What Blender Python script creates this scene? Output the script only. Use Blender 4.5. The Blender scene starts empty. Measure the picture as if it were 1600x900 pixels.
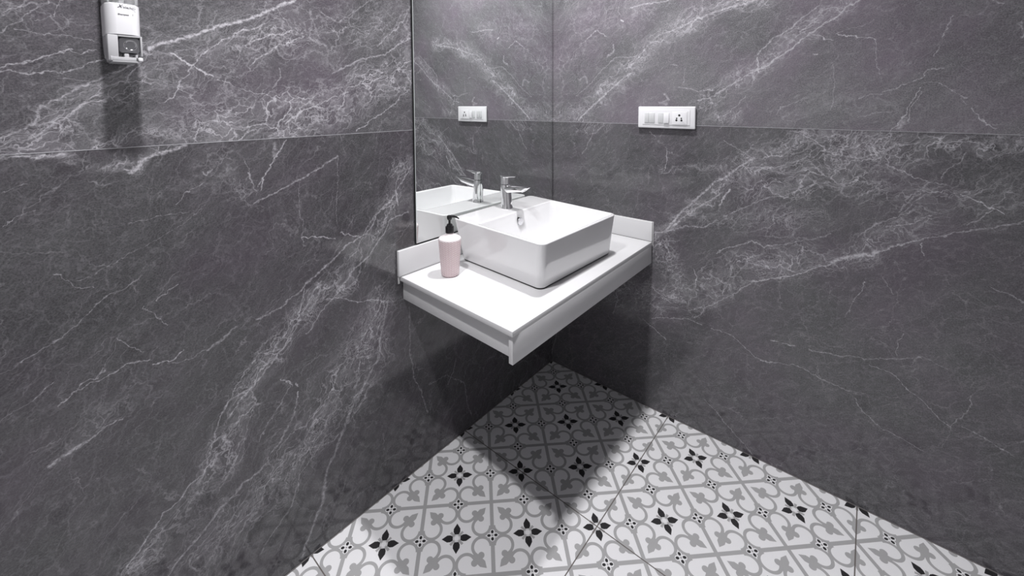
import bpy, bmesh, math
from mathutils import Vector, Matrix

S = bpy.context.scene
COL = S.collection
R = math.radians

# ------------------------------------------------------------------ camera, world, exposure
CAM_POS = Vector((1.6778, 1.1755, 1.2868))
cam_r = Vector((-0.6499, 0.7600, -0.0049)); cam_u = Vector((-0.0462, -0.0331, 0.9984)); cam_f = Vector((-0.7586, -0.6491, -0.0566))
cam_f = cam_f.normalized(); cam_r = cam_f.cross(cam_u).normalized(); cam_u = cam_r.cross(cam_f)
cd = bpy.data.cameras.new('camera'); cam = bpy.data.objects.new('camera', cd); COL.objects.link(cam)
cam.matrix_world = Matrix(((cam_r.x, cam_u.x, -cam_f.x, CAM_POS.x), (cam_r.y, cam_u.y, -cam_f.y, CAM_POS.y),
                           (cam_r.z, cam_u.z, -cam_f.z, CAM_POS.z), (0, 0, 0, 1)))
cd.sensor_width = 36.0; cd.lens = 658.0 / 1600 * 36
cd.shift_x = (800 - 798.5) / 1600; cd.shift_y = (198.9 - 450) / 1600
cd.clip_start = 0.02; cd.clip_end = 50
S.camera = cam
w = bpy.data.worlds.new('World'); S.world = w; w.use_nodes = True
w.node_tree.nodes['Background'].inputs[0].default_value = (1, 1, 1, 1)
w.node_tree.nodes['Background'].inputs[1].default_value = 0.0
S.view_settings.view_transform = 'Standard'; S.view_settings.look = 'None'
S.view_settings.gamma = 1; S.view_settings.use_curve_mapping = False
S.view_settings.exposure = 0.45
S.cycles.max_bounces = 6; S.cycles.diffuse_bounces = 3; S.cycles.glossy_bounces = 4; S.cycles.transmission_bounces = 6

CEIL = 2.40
# ceiling lamps: x, y, power (W), radius, label
LAMPS = [(0.50, 0.50, 18.0, 0.035, 'round recessed ceiling light directly above the wash basin', 180),
         (1.54, 0.56, 12.0, 0.035, 'round recessed ceiling light farther from the corner than the basin light', 125)]

# ------------------------------------------------------------------ node helpers
class NT:
    def __init__(s, name):
        s.mat = bpy.data.materials.new(name); s.mat.use_nodes = True
        s.t = s.mat.node_tree; s.n = s.t.nodes; s.l = s.t.links
        s.bsdf = s.n['Principled BSDF']; s.out = s.n['Material Output']
    def inp(s, node, i, v):
        if v is None: return
        if isinstance(v, bpy.types.NodeSocket): s.l.new(v, node.inputs[i])
        else: node.inputs[i].default_value = v
    def m(s, op, a, b=None, c=None, clamp=False):
        n = s.n.new('ShaderNodeMath'); n.operation = op; n.use_clamp = clamp
        s.inp(n, 0, a); s.inp(n, 1, b); s.inp(n, 2, c); return n.outputs[0]
    def v(s, op, a, b=None, c=None, scale=None):
        n = s.n.new('ShaderNodeVectorMath'); n.operation = op
        s.inp(n, 0, a); s.inp(n, 1, b); s.inp(n, 2, c)
        if scale is not None: s.inp(n, 3, scale)
        return n.outputs['Value'] if op in ('LENGTH', 'DOT_PRODUCT', 'DISTANCE') else n.outputs[0]
    def xyz(s, x=0.0, y=0.0, z=0.0):
        n = s.n.new('ShaderNodeCombineXYZ'); s.inp(n, 0, x); s.inp(n, 1, y); s.inp(n, 2, z); return n.outputs[0]
    def sep(s, vec):
        n = s.n.new('ShaderNodeSeparateXYZ'); s.inp(n, 0, vec); return n.outputs
    def obj(s):
        return s.n.new('ShaderNodeTexCoord').outputs['Object']
    def noise(s, vec, scale, detail=2.0, rough=0.5, col=False, dims='3D', dist=0.0):
        n = s.n.new('ShaderNodeTexNoise'); n.noise_dimensions = dims
        s.inp(n, 'Vector', vec); s.inp(n, 'Scale', scale); s.inp(n, 'Detail', detail); s.inp(n, 'Roughness', rough); s.inp(n, 'Distortion', dist)
        return n.outputs['Color' if col else 'Fac']
    def vor(s, vec, scale, feature='DISTANCE_TO_EDGE'):
        n = s.n.new('ShaderNodeTexVoronoi'); n.voronoi_dimensions = '2D'; n.feature = feature
        s.inp(n, 'Vector', vec); s.inp(n, 'Scale', scale); return n.outputs['Distance']
    def mix(s, f, a, b):
        n = s.n.new('ShaderNodeMix'); n.data_type = 'RGBA'
        s.inp(n, 0, f); s.inp(n, 6, a); s.inp(n, 7, b); return n.outputs[2]
    def remap(s, v, a, b, c=0.0, d=1.0):
        n = s.n.new('ShaderNodeMapRange'); s.inp(n, 0, v)
        for i, x in enumerate((a, b, c, d)): n.inputs[i + 1].default_value = x
        return n.outputs[0]
    def bump(s, h, strength=0.3, dist=0.001):
        n = s.n.new('ShaderNodeBump'); s.inp(n, 'Height', h); n.inputs['Strength'].default_value = strength
        n.inputs['Distance'].default_value = dist; s.l.new(n.outputs[0], s.bsdf.inputs['Normal'])
    def set(s, **k):
        for a, b in k.items():
            s.inp(s.bsdf, {'base': 'Base Color', 'rough': 'Roughness', 'metal': 'Metallic', 'spec': 'Specular IOR Level', 'ior': 'IOR',
                           'trans': 'Transmission Weight', 'coat': 'Coat Weight', 'alpha': 'Alpha', 'sss': 'Subsurface Weight',
                           'emit': 'Emission Color', 'es': 'Emission Strength', 'crough': 'Coat Roughness'}[a], b)
        return s.mat
def rgb(r, g, b):
    return tuple(((c / 255) / 12.92 if c / 255 <= 0.04045 else ((c / 255 + 0.055) / 1.055) ** 2.4) for c in (r, g, b)) + (1,)
def plain(name, base, rough=0.4, metal=0.0, grain=0.0, gs=200, **k):
    t = NT(name)
    n = t.noise(t.obj(), gs, 2)
    b = tuple(c * (1 + grain) for c in base[:3]) + (1,); a = tuple(c * (1 - grain) for c in base[:3]) + (1,)
    c = t.mix(n, a, b)
    return t.set(base=c, rough=rough, metal=metal, **k)

# ------------------------------------------------------------------ polished grey marble slabs
# each slab: direction of its veins, (traced veins: points in metres on the wall, half width, strength), (bands of web veining)
LU = (28, [([(1.488, 1.407),(1.432, 1.435),(1.389, 1.459),(1.351, 1.476),(1.317, 1.49),(1.274, 1.511),(1.228, 1.54),(1.162, 1.579)], 0.0047, 0.8),([(1.305, 1.433),(1.276, 1.453),(1.238, 1.466),(1.198, 1.485)], 0.0032, 0.6),([(1.392, 1.403),(1.359, 1.435),(1.318, 1.461),(1.264, 1.49)], 0.0024, 0.6),([(1.3, 1.383),(1.27, 1.409),(1.223, 1.442),(1.165, 1.474)], 0.0026, 0.5),([(1.455, 1.397),(1.428, 1.382),(1.393, 1.362),(1.374, 1.35)], 0.0022, 1.2),([(1.369, 1.347),(1.327, 1.33),(1.288, 1.317),(1.241, 1.299),(1.196, 1.289)], 0.0014, 0.6),([(1.696, 1.35),(1.677, 1.359),(1.649, 1.373),(1.628, 1.387),(1.605, 1.395)], 0.0018, 0.7),([(1.607, 1.391),(1.594, 1.388),(1.57, 1.397)], 0.0013, 0.6),([(1.696, 1.345),(1.65, 1.349),(1.613, 1.354),(1.587, 1.368),(1.554, 1.381)], 0.0015, 0.6),([(1.678, 1.421),(1.639, 1.422),(1.614, 1.422),(1.593, 1.414),(1.567, 1.408)], 0.001, 0.5),([(1.692, 1.415),(1.661, 1.451),(1.632, 1.484)], 0.0016, 0.4),([(1.691, 1.445),(1.668, 1.466),(1.656, 1.485)], 0.0015, 0.4),([(1.65, 1.446),(1.629, 1.455),(1.611, 1.494)], 0.001, 0.4),([(1.628, 1.344),(1.605, 1.34),(1.574, 1.336)], 0.0011, 0.4),([(1.477, 1.293),(1.454, 1.307),(1.439, 1.338),(1.417, 1.374),(1.394, 1.405)], 0.0017, 0.55),([(1.219, 1.238),(1.194, 1.258),(1.166, 1.271),(1.145, 1.278)], 0.0024, 0.9),([(1.145, 1.278),(1.09, 1.307),(1.039, 1.322)], 0.0022, 0.55),([(0.825, 1.335),(0.88, 1.296),(0.924, 1.26),(0.969, 1.239),(1.017, 1.206)], 0.0026, 0.7),([(1.088, 1.375),(1.007, 1.417),(0.919, 1.443),(0.821, 1.504)], 0.0035, 0.5),([(1.119, 1.541),(1.064, 1.519),(1.003, 1.575),(0.933, 1.618)], 0.002, 0.35),([(0.941, 1.471),(0.882, 1.522),(0.84, 1.565),(0.818, 1.61)], 0.0028, 0.4),([(1.235, 1.539),(1.198, 1.487),(1.156, 1.48)], 0.0015, 0.35),([(1.233, 1.384),(1.229, 1.359),(1.249, 1.325)], 0.0026, 0.4),([(1.701, 1.234),(1.666, 1.252),(1.645, 1.287),(1.611, 1.311),(1.565, 1.347),(1.51, 1.379)], 0.0031, 0.5),([(1.671, 1.229),(1.622, 1.256),(1.576, 1.306),(1.562, 1.312)], 0.0027, 0.35),([(1.697, 1.232),(1.697, 1.225)], 0.0008, 1.2)],
  [([(1.687, 1.215),(1.63, 1.263),(1.566, 1.308),(1.501, 1.34)], 0.0466, 1.0),([(1.657, 1.204),(1.532, 1.21),(1.374, 1.214)], 0.0234, 0.8),([(1.473, 1.376),(1.383, 1.308),(1.423, 1.22)], 0.0966, 0.5),([(1.386, 1.225),(1.214, 1.25),(1.051, 1.302),(0.823, 1.398)], 0.093, 1.25),([(1.379, 1.419),(1.254, 1.456),(1.045, 1.516),(0.821, 1.504)], 0.1063, 0.45),([(1.691, 1.451),(1.613, 1.463)], 0.0414, 0.3)])
LL = (52, [([(1.703, 1.193),(1.665, 1.192),(1.625, 1.195)], 0.0034, 0.5),([(1.532, 1.146),(1.511, 1.171),(1.481, 1.184),(1.436, 1.195)], 0.005, 0.7),([(1.539, 1.153),(1.532, 1.148)], 0.0024, 1.1),([(1.222, 1.194),(1.249, 1.151),(1.273, 1.104),(1.285, 1.068)], 0.0022, 0.8),([(1.227, 1.188),(1.257, 1.135),(1.289, 1.078)], 0.0016, 0.6),([(1.248, 1.184),(1.252, 1.151)], 0.0064, 0.4),([(1.319, 1.158),(1.305, 1.113),(1.295, 1.066)], 0.0012, 0.5),([(1.298, 1.037),(1.236, 1.065),(1.195, 1.085),(1.151, 1.1),(1.085, 1.135)], 0.0034, 0.5),([(1.191, 1.081),(1.193, 1.014),(1.185, 0.951),(1.184, 0.896)], 0.0012, 0.4),([(1.081, 1.134),(1.086, 1.051),(1.093, 0.939)], 0.0013, 0.4),([(1.185, 0.922),(1.139, 0.912),(1.096, 0.896)], 0.002, 1.0),([(1.082, 0.91),(1.053, 0.901),(1.022, 0.883)], 0.0022, 0.9),([(0.836, 1.06),(0.907, 0.971),(0.955, 0.939),(0.996, 0.887),(1.026, 0.875),(1.064, 0.865),(1.104, 0.837),(1.142, 0.811),(1.178, 0.795),(1.208, 0.77)], 0.0036, 0.55),([(1.208, 0.77),(1.247, 0.748),(1.278, 0.743),(1.308, 0.742)], 0.003, 0.5),([(1.351, 0.739),(1.386, 0.714),(1.416, 0.707)], 0.0036, 0.4),([(0.841, 0.926),(0.914, 0.909),(0.933, 0.872),(0.98, 0.822),(1.035, 0.788),(1.067, 0.758),(1.107, 0.724),(1.146, 0.691),(1.183, 0.651)], 0.0029, 0.5),([(0.885, 1.003),(0.876, 0.955)], 0.0028, 1.0),([(0.883, 0.96),(0.943, 0.947),(0.982, 0.924),(1.009, 0.88),(1.032, 0.836),(1.065, 0.816)], 0.0021, 0.4),([(1.143, 0.784),(1.18, 0.738),(1.198, 0.703),(1.213, 0.682)], 0.0025, 0.5),([(1.199, 0.694),(1.234, 0.646),(1.299, 0.59),(1.344, 0.554),(1.373, 0.521)], 0.003, 0.45),([(1.186, 0.78),(1.205, 0.697),(1.25, 0.636),(1.289, 0.645)], 0.0019, 0.5),([(1.122, 0.73),(1.078, 0.71),(1.038, 0.685),(0.984, 0.669),(0.927, 0.648)], 0.0019, 0.7),([(1.312, 0.639),(1.334, 0.625),(1.364, 0.582),(1.393, 0.533),(1.408, 0.478),(1.432, 0.414)], 0.0025, 0.5),([(1.432, 0.414),(1.457, 0.405),(1.479, 0.386),(1.508, 0.377),(1.532, 0.351),(1.56, 0.315),(1.581, 0.293)], 0.0026, 0.6),([(1.253, 0.554),(1.233, 0.534),(1.226, 0.517)], 0.0022, 0.8),([(1.218, 0.521),(1.21, 0.513)], 0.0022, 0.9),([(1.215, 0.498),(1.212, 0.482)], 0.0028, 1.0),([(1.212, 0.491),(1.224, 0.434),(1.25, 0.395),(1.272, 0.373),(1.285, 0.367)], 0.004, 0.4),([(1.295, 0.349),(1.323, 0.337),(1.352, 0.332),(1.374, 0.314),(1.408, 0.299),(1.435, 0.279),(1.46, 0.261),(1.485, 0.242),(1.507, 0.223)], 0.0039, 0.45),([(0.927, 0.648),(0.946, 0.57),(0.967, 0.474),(1.002, 0.428),(1.036, 0.384),(1.068, 0.342)], 0.0057, 0.35),([(1.068, 0.342),(1.101, 0.281),(1.138, 0.216),(1.153, 0.139),(1.183, 0.084),(1.206, 0.045),(1.217, 0.013)], 0.0064, 0.4),([(0.98, 0.417),(1.037, 0.344),(1.12, 0.293),(1.193, 0.321)], 0.0025, 0.35),([(1.138, 0.324),(1.213, 0.259),(1.241, 0.187),(1.27, 0.163),(1.299, 0.142),(1.319, 0.109)], 0.0027, 0.35),([(1.229, 0.527),(1.269, 0.477),(1.288, 0.454),(1.312, 0.417)], 0.0017, 0.4),([(1.324, 0.509),(1.348, 0.439),(1.375, 0.39),(1.406, 0.347)], 0.0016, 0.35),([(1.567, 0.629),(1.596, 0.628),(1.603, 0.619),(1.615, 0.613),(1.635, 0.607)], 0.0019, 0.6),([(1.603, 0.619),(1.624, 0.614),(1.646, 0.607),(1.67, 0.598)], 0.0034, 0.6),([(1.46, 0.728),(1.478, 0.715),(1.511, 0.718)], 0.0014, 0.9),([(1.514, 0.731),(1.552, 0.742),(1.587, 0.732),(1.601, 0.731),(1.624, 0.725),(1.637, 0.719),(1.656, 0.709)], 0.0016, 0.6),([(1.583, 0.752),(1.6, 0.737),(1.619, 0.736),(1.63, 0.72)], 0.0016, 0.5),([(1.418, 0.71),(1.449, 0.704),(1.487, 0.711)], 0.0014, 0.4),([(1.706, 1.131),(1.69, 1.143),(1.674, 1.147)], 0.0007, 0.5),([(1.709, 1.072),(1.682, 1.088),(1.664, 1.093)], 0.0007, 0.5),([(1.647, 0.969),(1.639, 0.965)], 0.0016, 0.9),([(1.639, 0.965),(1.623, 0.94),(1.615, 0.927),(1.595, 0.918)], 0.0008, 0.5),([(1.537, 0.914),(1.57, 0.898),(1.584, 0.89),(1.613, 0.862),(1.636, 0.845),(1.653, 0.834),(1.694, 0.816)], 0.0012, 0.45),([(1.403, 1.107),(1.44, 1.09),(1.458, 1.067)], 0.0009, 0.5),([(1.619, 0.941),(1.552, 0.967),(1.478, 1.003),(1.405, 1.047)], 0.0009, 0.35),([(1.524, 0.921),(1.565, 0.897)], 0.0011, 0.4),([(1.459, 0.889),(1.477, 0.877),(1.502, 0.86)], 0.0012, 0.6),([(1.436, 1.045),(1.498, 1.048),(1.539, 1.045)], 0.0009, 0.35),([(1.525, 0.854),(1.507, 0.826),(1.496, 0.814),(1.483, 0.8)], 0.001, 0.6),([(1.565, 0.801),(1.55, 0.781),(1.526, 0.755)], 0.001, 0.6),([(1.408, 1.13),(1.4, 1.121),(1.389, 1.135)], 0.0028, 0.5),([(1.309, 1.117),(1.303, 1.092)], 0.0023, 0.6),([(1.71, 0.726),(1.678, 0.739),(1.661, 0.755)], 0.001, 0.4),([(0.841, 0.594),(0.842, 0.414),(0.825, 0.337),(0.794, 0.262),(0.773, 0.179)], 0.0032, 0.35),([(0.676, 0.235),(0.643, 0.269),(0.636, 0.316)], 0.0031, 0.3),([(0.562, 0.043),(0.594, 0.192),(0.675, 0.272),(0.765, 0.282)], 0.0024, 0.3)],
  [([(1.066, 0.778),(1.199, 0.694),(1.282, 0.625),(1.344, 0.538),(1.397, 0.422)], 0.0542, 0.9),([(1.397, 0.422),(1.481, 0.356),(1.546, 0.273)], 0.0444, 0.6),([(0.963, 0.62),(1.032, 0.505),(1.135, 0.42),(1.21, 0.333)], 0.1115, 0.7),([(1.21, 0.333),(1.325, 0.269),(1.437, 0.224)], 0.0971, 0.5),([(0.851, 1.075),(0.896, 0.958),(1.024, 0.804)], 0.0504, 0.6),([(0.817, 1.075),(0.881, 1.051)], 0.0574, 0.8),([(0.962, 0.661),(0.943, 0.505),(1.036, 0.384)], 0.0705, 0.6),([(1.529, 1.156),(1.492, 1.189),(1.436, 1.195)], 0.0123, 0.9),([(1.703, 1.195),(1.624, 1.2)], 0.0104, 1.0),([(1.555, 0.671),(1.604, 0.658),(1.65, 0.62)], 0.0476, 0.25),([(1.625, 1.189),(1.534, 1.16)], 0.0141, 0.5),([(1.376, 1.156),(1.325, 1.071)], 0.0452, 0.3)])
RU = (38, [([(0.398, 1.683),(0.467, 1.685),(0.562, 1.688)], 0.0029, 0.6),([(0.876, 1.648),(0.797, 1.632),(0.734, 1.619),(0.667, 1.6),(0.596, 1.58)], 0.0045, 0.6),([(0.596, 1.58),(0.521, 1.556),(0.456, 1.498),(0.401, 1.436)], 0.0032, 0.4),([(0.401, 1.409),(0.343, 1.371),(0.283, 1.323),(0.203, 1.261),(0.153, 1.21)], 0.0047, 0.6),([(0.442, 1.478),(0.401, 1.455),(0.381, 1.418)], 0.0033, 0.5),([(0.42, 1.48),(0.333, 1.481),(0.251, 1.417),(0.203, 1.362),(0.136, 1.32)], 0.0024, 0.5),([(0.185, 1.564),(0.243, 1.608),(0.287, 1.576)], 0.0024, 0.6),([(0.673, 1.292),(0.729, 1.315),(0.782, 1.344),(0.863, 1.398),(0.919, 1.427)], 0.0031, 0.6),([(0.863, 1.398),(0.928, 1.437),(0.973, 1.47),(1.015, 1.509)], 0.0027, 0.65),([(1.015, 1.509),(1.048, 1.53),(1.087, 1.554),(1.102, 1.582),(1.143, 1.6)], 0.0039, 0.7),([(0.865, 1.453),(0.917, 1.503),(0.962, 1.53),(0.991, 1.565),(1.038, 1.595)], 0.0031, 0.6),([(0.972, 1.497),(1.006, 1.535),(1.039, 1.551)], 0.0019, 0.5),([(0.865, 1.442),(0.873, 1.391)], 0.0027, 1.3),([(1.024, 1.506),(1.057, 1.488),(1.078, 1.482)], 0.0016, 1.0),([(1.086, 1.497),(1.121, 1.488),(1.151, 1.479),(1.181, 1.47)], 0.0017, 1.1),([(1.181, 1.47),(1.179, 1.428),(1.191, 1.367)], 0.001, 0.6),([(1.089, 1.501),(1.142, 1.518),(1.171, 1.533)], 0.0012, 0.4),([(1.338, 1.525),(1.327, 1.487),(1.318, 1.458)], 0.0015, 0.6),([(1.316, 1.44),(1.305, 1.413)], 0.0018, 0.6),([(1.28, 1.324),(1.264, 1.288),(1.251, 1.251),(1.235, 1.218),(1.221, 1.197)], 0.0016, 1.1),([(1.285, 1.311),(1.264, 1.269),(1.256, 1.228),(1.232, 1.203)], 0.0016, 0.6),([(1.248, 1.238),(1.239, 1.209)], 0.0081, 0.5),([(1.2, 1.313),(1.242, 1.336),(1.279, 1.353),(1.293, 1.374),(1.325, 1.376)], 0.002, 0.6),([(1.276, 1.342),(1.32, 1.337),(1.359, 1.301),(1.374, 1.275)], 0.0012, 0.5),([(1.381, 1.266),(1.396, 1.24),(1.414, 1.224),(1.429, 1.214)], 0.0016, 0.9),([(1.359, 1.301),(1.373, 1.297)], 0.0029, 0.6),([(1.076, 1.406),(1.081, 1.356),(1.079, 1.265)], 0.0013, 0.45),([(1.144, 1.239),(1.188, 1.254),(1.219, 1.256)], 0.0017, 0.5),([(0.928, 1.242),(0.942, 1.268),(0.978, 1.281),(1.007, 1.296)], 0.0018, 0.5),([(1.142, 1.295),(1.172, 1.308),(1.201, 1.307)], 0.0017, 0.5),([(0.763, 1.235),(0.805, 1.268),(0.835, 1.309)], 0.0017, 0.7),([(0.545, 1.321),(0.564, 1.3),(0.538, 1.288)], 0.0056, 0.5),([(0.525, 1.288),(0.556, 1.28)], 0.0076, 0.4),([(1.025, 1.44),(1.037, 1.437)], 0.0037, 0.9),([(0.6, 1.35),(0.672, 1.328),(0.729, 1.334)], 0.0024, 0.5),([(0.569, 1.431),(0.594, 1.43)], 0.0017, 0.8),([(0.355, 1.636),(0.367, 1.631)], 0.0045, 1.0),([(0.321, 1.537),(0.327, 1.509),(0.297, 1.489)], 0.0057, 0.5),([(0.623, 1.416),(0.619, 1.362)], 0.0017, 0.4),([(0.153, 1.392),(0.186, 1.411),(0.196, 1.376)], 0.0062, 0.4),([(1.459, 1.487),(1.465, 1.462),(1.463, 1.446)], 0.0034, 0.6),([(1.407, 1.552),(1.43, 1.54)], 0.0017, 0.5)],
  [([(0.876, 1.659),(0.711, 1.629),(0.596, 1.572)], 0.0549, 1.0),([(0.596, 1.572),(0.469, 1.497),(0.358, 1.398),(0.17, 1.217)], 0.0621, 0.8),([(1.102, 1.601),(1.006, 1.524),(0.9, 1.439),(0.803, 1.367),(0.684, 1.287)], 0.053, 0.9),([(0.029, 1.229),(0.136, 1.231)], 0.0799, 0.7),([(0.952, 1.243),(1.08, 1.275),(1.216, 1.275)], 0.04, 0.3),([(0.201, 1.576),(0.029, 1.413)], 0.134, 0.3),([(0.697, 1.239),(0.806, 1.229)], 0.0306, 0.6),([(0.44, 1.656),(0.134, 1.699)], 0.1262, 0.3)])
RL = (35, [([(0.564, 0.778),(0.621, 0.86),(0.691, 0.934),(0.747, 0.994),(0.81, 1.044),(0.866, 1.092)], 0.0051, 0.6),([(0.59, 0.798),(0.657, 0.866),(0.726, 0.921),(0.769, 0.956)], 0.0035, 0.5),([(0.791, 0.969),(0.776, 0.938),(0.757, 0.902)], 0.0041, 1.1),([(0.512, 0.749),(0.572, 0.774),(0.646, 0.806),(0.705, 0.812),(0.754, 0.846)], 0.0037, 0.5),([(0.772, 0.861),(0.834, 0.907),(0.893, 0.946),(0.986, 0.985),(1.054, 1.026)], 0.0027, 0.4),([(0.559, 1.096),(0.557, 1.057),(0.55, 1.018)], 0.0021, 0.8),([(0.753, 0.719),(0.774, 0.748),(0.837, 0.774),(0.867, 0.79),(0.907, 0.782),(0.945, 0.797)], 0.003, 0.6),([(0.927, 0.787),(0.991, 0.812),(1.051, 0.846),(1.092, 0.865)], 0.0023, 0.35),([(0.506, 0.389),(0.604, 0.422),(0.665, 0.435),(0.701, 0.429)], 0.0023, 0.6),([(0.677, 0.447),(0.712, 0.489),(0.707, 0.5),(0.652, 0.47)], 0.0025, 0.5),([(0.673, 0.642),(0.686, 0.615),(0.679, 0.573)], 0.0025, 0.9),([(0.712, 0.494),(0.767, 0.544),(0.81, 0.581),(0.841, 0.614),(0.871, 0.646)], 0.0023, 0.5),([(0.871, 0.646),(0.939, 0.676),(1.012, 0.714)], 0.0032, 0.8),([(1.012, 0.714),(1.063, 0.746),(1.095, 0.765)], 0.0025, 0.7),([(1.095, 0.769),(1.127, 0.796),(1.191, 0.821)], 0.0077, 0.75),([(1.127, 0.796),(1.188, 0.822),(1.244, 0.857),(1.285, 0.884)], 0.0033, 0.7),([(1.285, 0.884),(1.349, 0.913),(1.408, 0.94),(1.442, 0.957),(1.49, 0.978)], 0.0026, 0.45),([(1.369, 1.033),(1.405, 1.015),(1.429, 1.002),(1.452, 0.99)], 0.0023, 1.0),([(1.215, 1.097),(1.264, 1.076),(1.302, 1.063)], 0.0021, 0.6),([(1.33, 1.072),(1.342, 1.096),(1.366, 1.116),(1.377, 1.144)], 0.0019, 0.5),([(1.289, 1.019),(1.257, 0.984),(1.244, 0.959)], 0.0026, 0.4),([(1.3, 1.018),(1.274, 0.987),(1.248, 0.954)], 0.0015, 0.4),([(1.286, 1.026),(1.305, 1.06),(1.337, 1.054)], 0.0025, 0.4),([(1.435, 0.997),(1.407, 0.963),(1.384, 0.947)], 0.0018, 0.5),([(1.085, 1.122),(1.148, 1.111),(1.192, 1.134),(1.234, 1.156),(1.288, 1.17)], 0.0034, 0.4),([(1.268, 0.967),(1.228, 0.931),(1.199, 0.916),(1.156, 0.863)], 0.0024, 0.4),([(1.315, 0.965),(1.27, 0.929),(1.221, 0.91)], 0.0023, 0.4),([(0.736, 0.426),(0.781, 0.432),(0.825, 0.416),(0.857, 0.392),(0.888, 0.374),(0.928, 0.371)], 0.0018, 0.6),([(0.908, 0.368),(0.952, 0.381)], 0.003, 0.8),([(0.952, 0.381),(1.003, 0.39),(1.047, 0.384),(1.107, 0.371),(1.156, 0.368)], 0.0016, 0.6),([(1.03, 0.392),(1.065, 0.379),(1.107, 0.375)], 0.0012, 0.4),([(1.165, 0.35),(1.181, 0.32),(1.228, 0.288),(1.264, 0.281),(1.327, 0.263)], 0.0015, 0.5),([(1.192, 0.475),(1.258, 0.462),(1.287, 0.431),(1.329, 0.402),(1.356, 0.377),(1.379, 0.366)], 0.0013, 0.6),([(1.379, 0.366),(1.398, 0.417),(1.411, 0.447),(1.41, 0.469)], 0.0014, 0.5),([(1.4, 0.375),(1.454, 0.363),(1.495, 0.337)], 0.0012, 0.5),([(1.379, 0.366),(1.359, 0.292)], 0.0012, 0.3),([(0.719, 0.139),(0.754, 0.112),(0.811, 0.07),(0.887, 0.007)], 0.002, 0.5),([(0.935, 0.453),(0.956, 0.456)], 0.0034, 0.8),([(0.973, 0.456),(1.001, 0.461)], 0.0033, 0.6),([(1.045, 0.463),(1.104, 0.471)], 0.0023, 0.45),([(0.505, 0.526),(0.537, 0.505),(0.585, 0.482)], 0.0022, 0.6),([(0.465, 0.373),(0.512, 0.356),(0.567, 0.318)], 0.0022, 0.6),([(1.298, 0.878),(1.305, 0.842)], 0.0014, 0.7),([(1.105, 0.467),(1.183, 0.488),(1.256, 0.517),(1.311, 0.539)], 0.0017, 0.5),([(1.31, 0.543),(1.337, 0.531),(1.363, 0.532)], 0.0013, 0.4),([(1.176, 0.731),(1.162, 0.686),(1.153, 0.663)], 0.0014, 0.6),([(1.216, 0.762),(1.241, 0.709)], 0.0012, 0.5),([(1.155, 0.663),(1.133, 0.604)], 0.0013, 0.4),([(1.437, 0.785),(1.472, 0.775),(1.499, 0.764)], 0.0013, 0.6),([(1.256, 0.527),(1.26, 0.568),(1.27, 0.601)], 0.0015, 0.4),([(0.237, 1.189),(0.221, 1.131),(0.171, 1.055)], 0.0025, 0.4),([(0.487, 1.17),(0.514, 1.145)], 0.0031, 0.5),([(0.765, 1.146),(0.819, 1.114),(0.86, 1.09)], 0.0017, 0.5),([(0.888, 1.175),(0.85, 1.116)], 0.0015, 0.4),([(0.998, 1.184),(1.03, 1.169),(1.068, 1.131)], 0.0019, 0.5),([(0.337, 0.527),(0.353, 0.416),(0.332, 0.351)], 0.0024, 0.5),([(0.14, 0.319),(0.031, 0.155),(-0.008, 0.008)], 0.0036, 0.3)],
  [([(0.891, 1.058),(1.0, 1.127),(1.116, 1.155)], 0.0873, 1.1),([(0.873, 0.993),(1.02, 1.033),(1.133, 1.086)], 0.0868, 1.0),([(1.117, 1.125),(1.262, 1.145)], 0.0724, 0.9),([(1.262, 1.145),(1.477, 1.181)], 0.0352, 0.9),([(1.166, 1.01),(1.344, 1.034),(1.46, 1.049)], 0.0687, 0.5),([(0.534, 0.713),(0.614, 0.575),(0.538, 0.446)], 0.0827, 0.8),([(0.663, 0.537),(0.84, 0.673),(1.027, 0.776)], 0.0806, 0.8),([(1.027, 0.776),(1.172, 0.835),(1.296, 0.943)], 0.053, 0.6),([(0.559, 0.784),(0.747, 0.977),(0.85, 1.082)], 0.0369, 0.7),([(0.337, 0.498),(0.484, 0.456)], 0.1125, 0.5),([(0.705, 0.849),(1.006, 0.902)], 0.0787, 0.4),([(0.555, 1.019),(0.81, 1.044)], 0.0221, 0.6),([(0.137, 1.171),(0.3, 1.191)], 0.0412, 0.6)])

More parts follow.
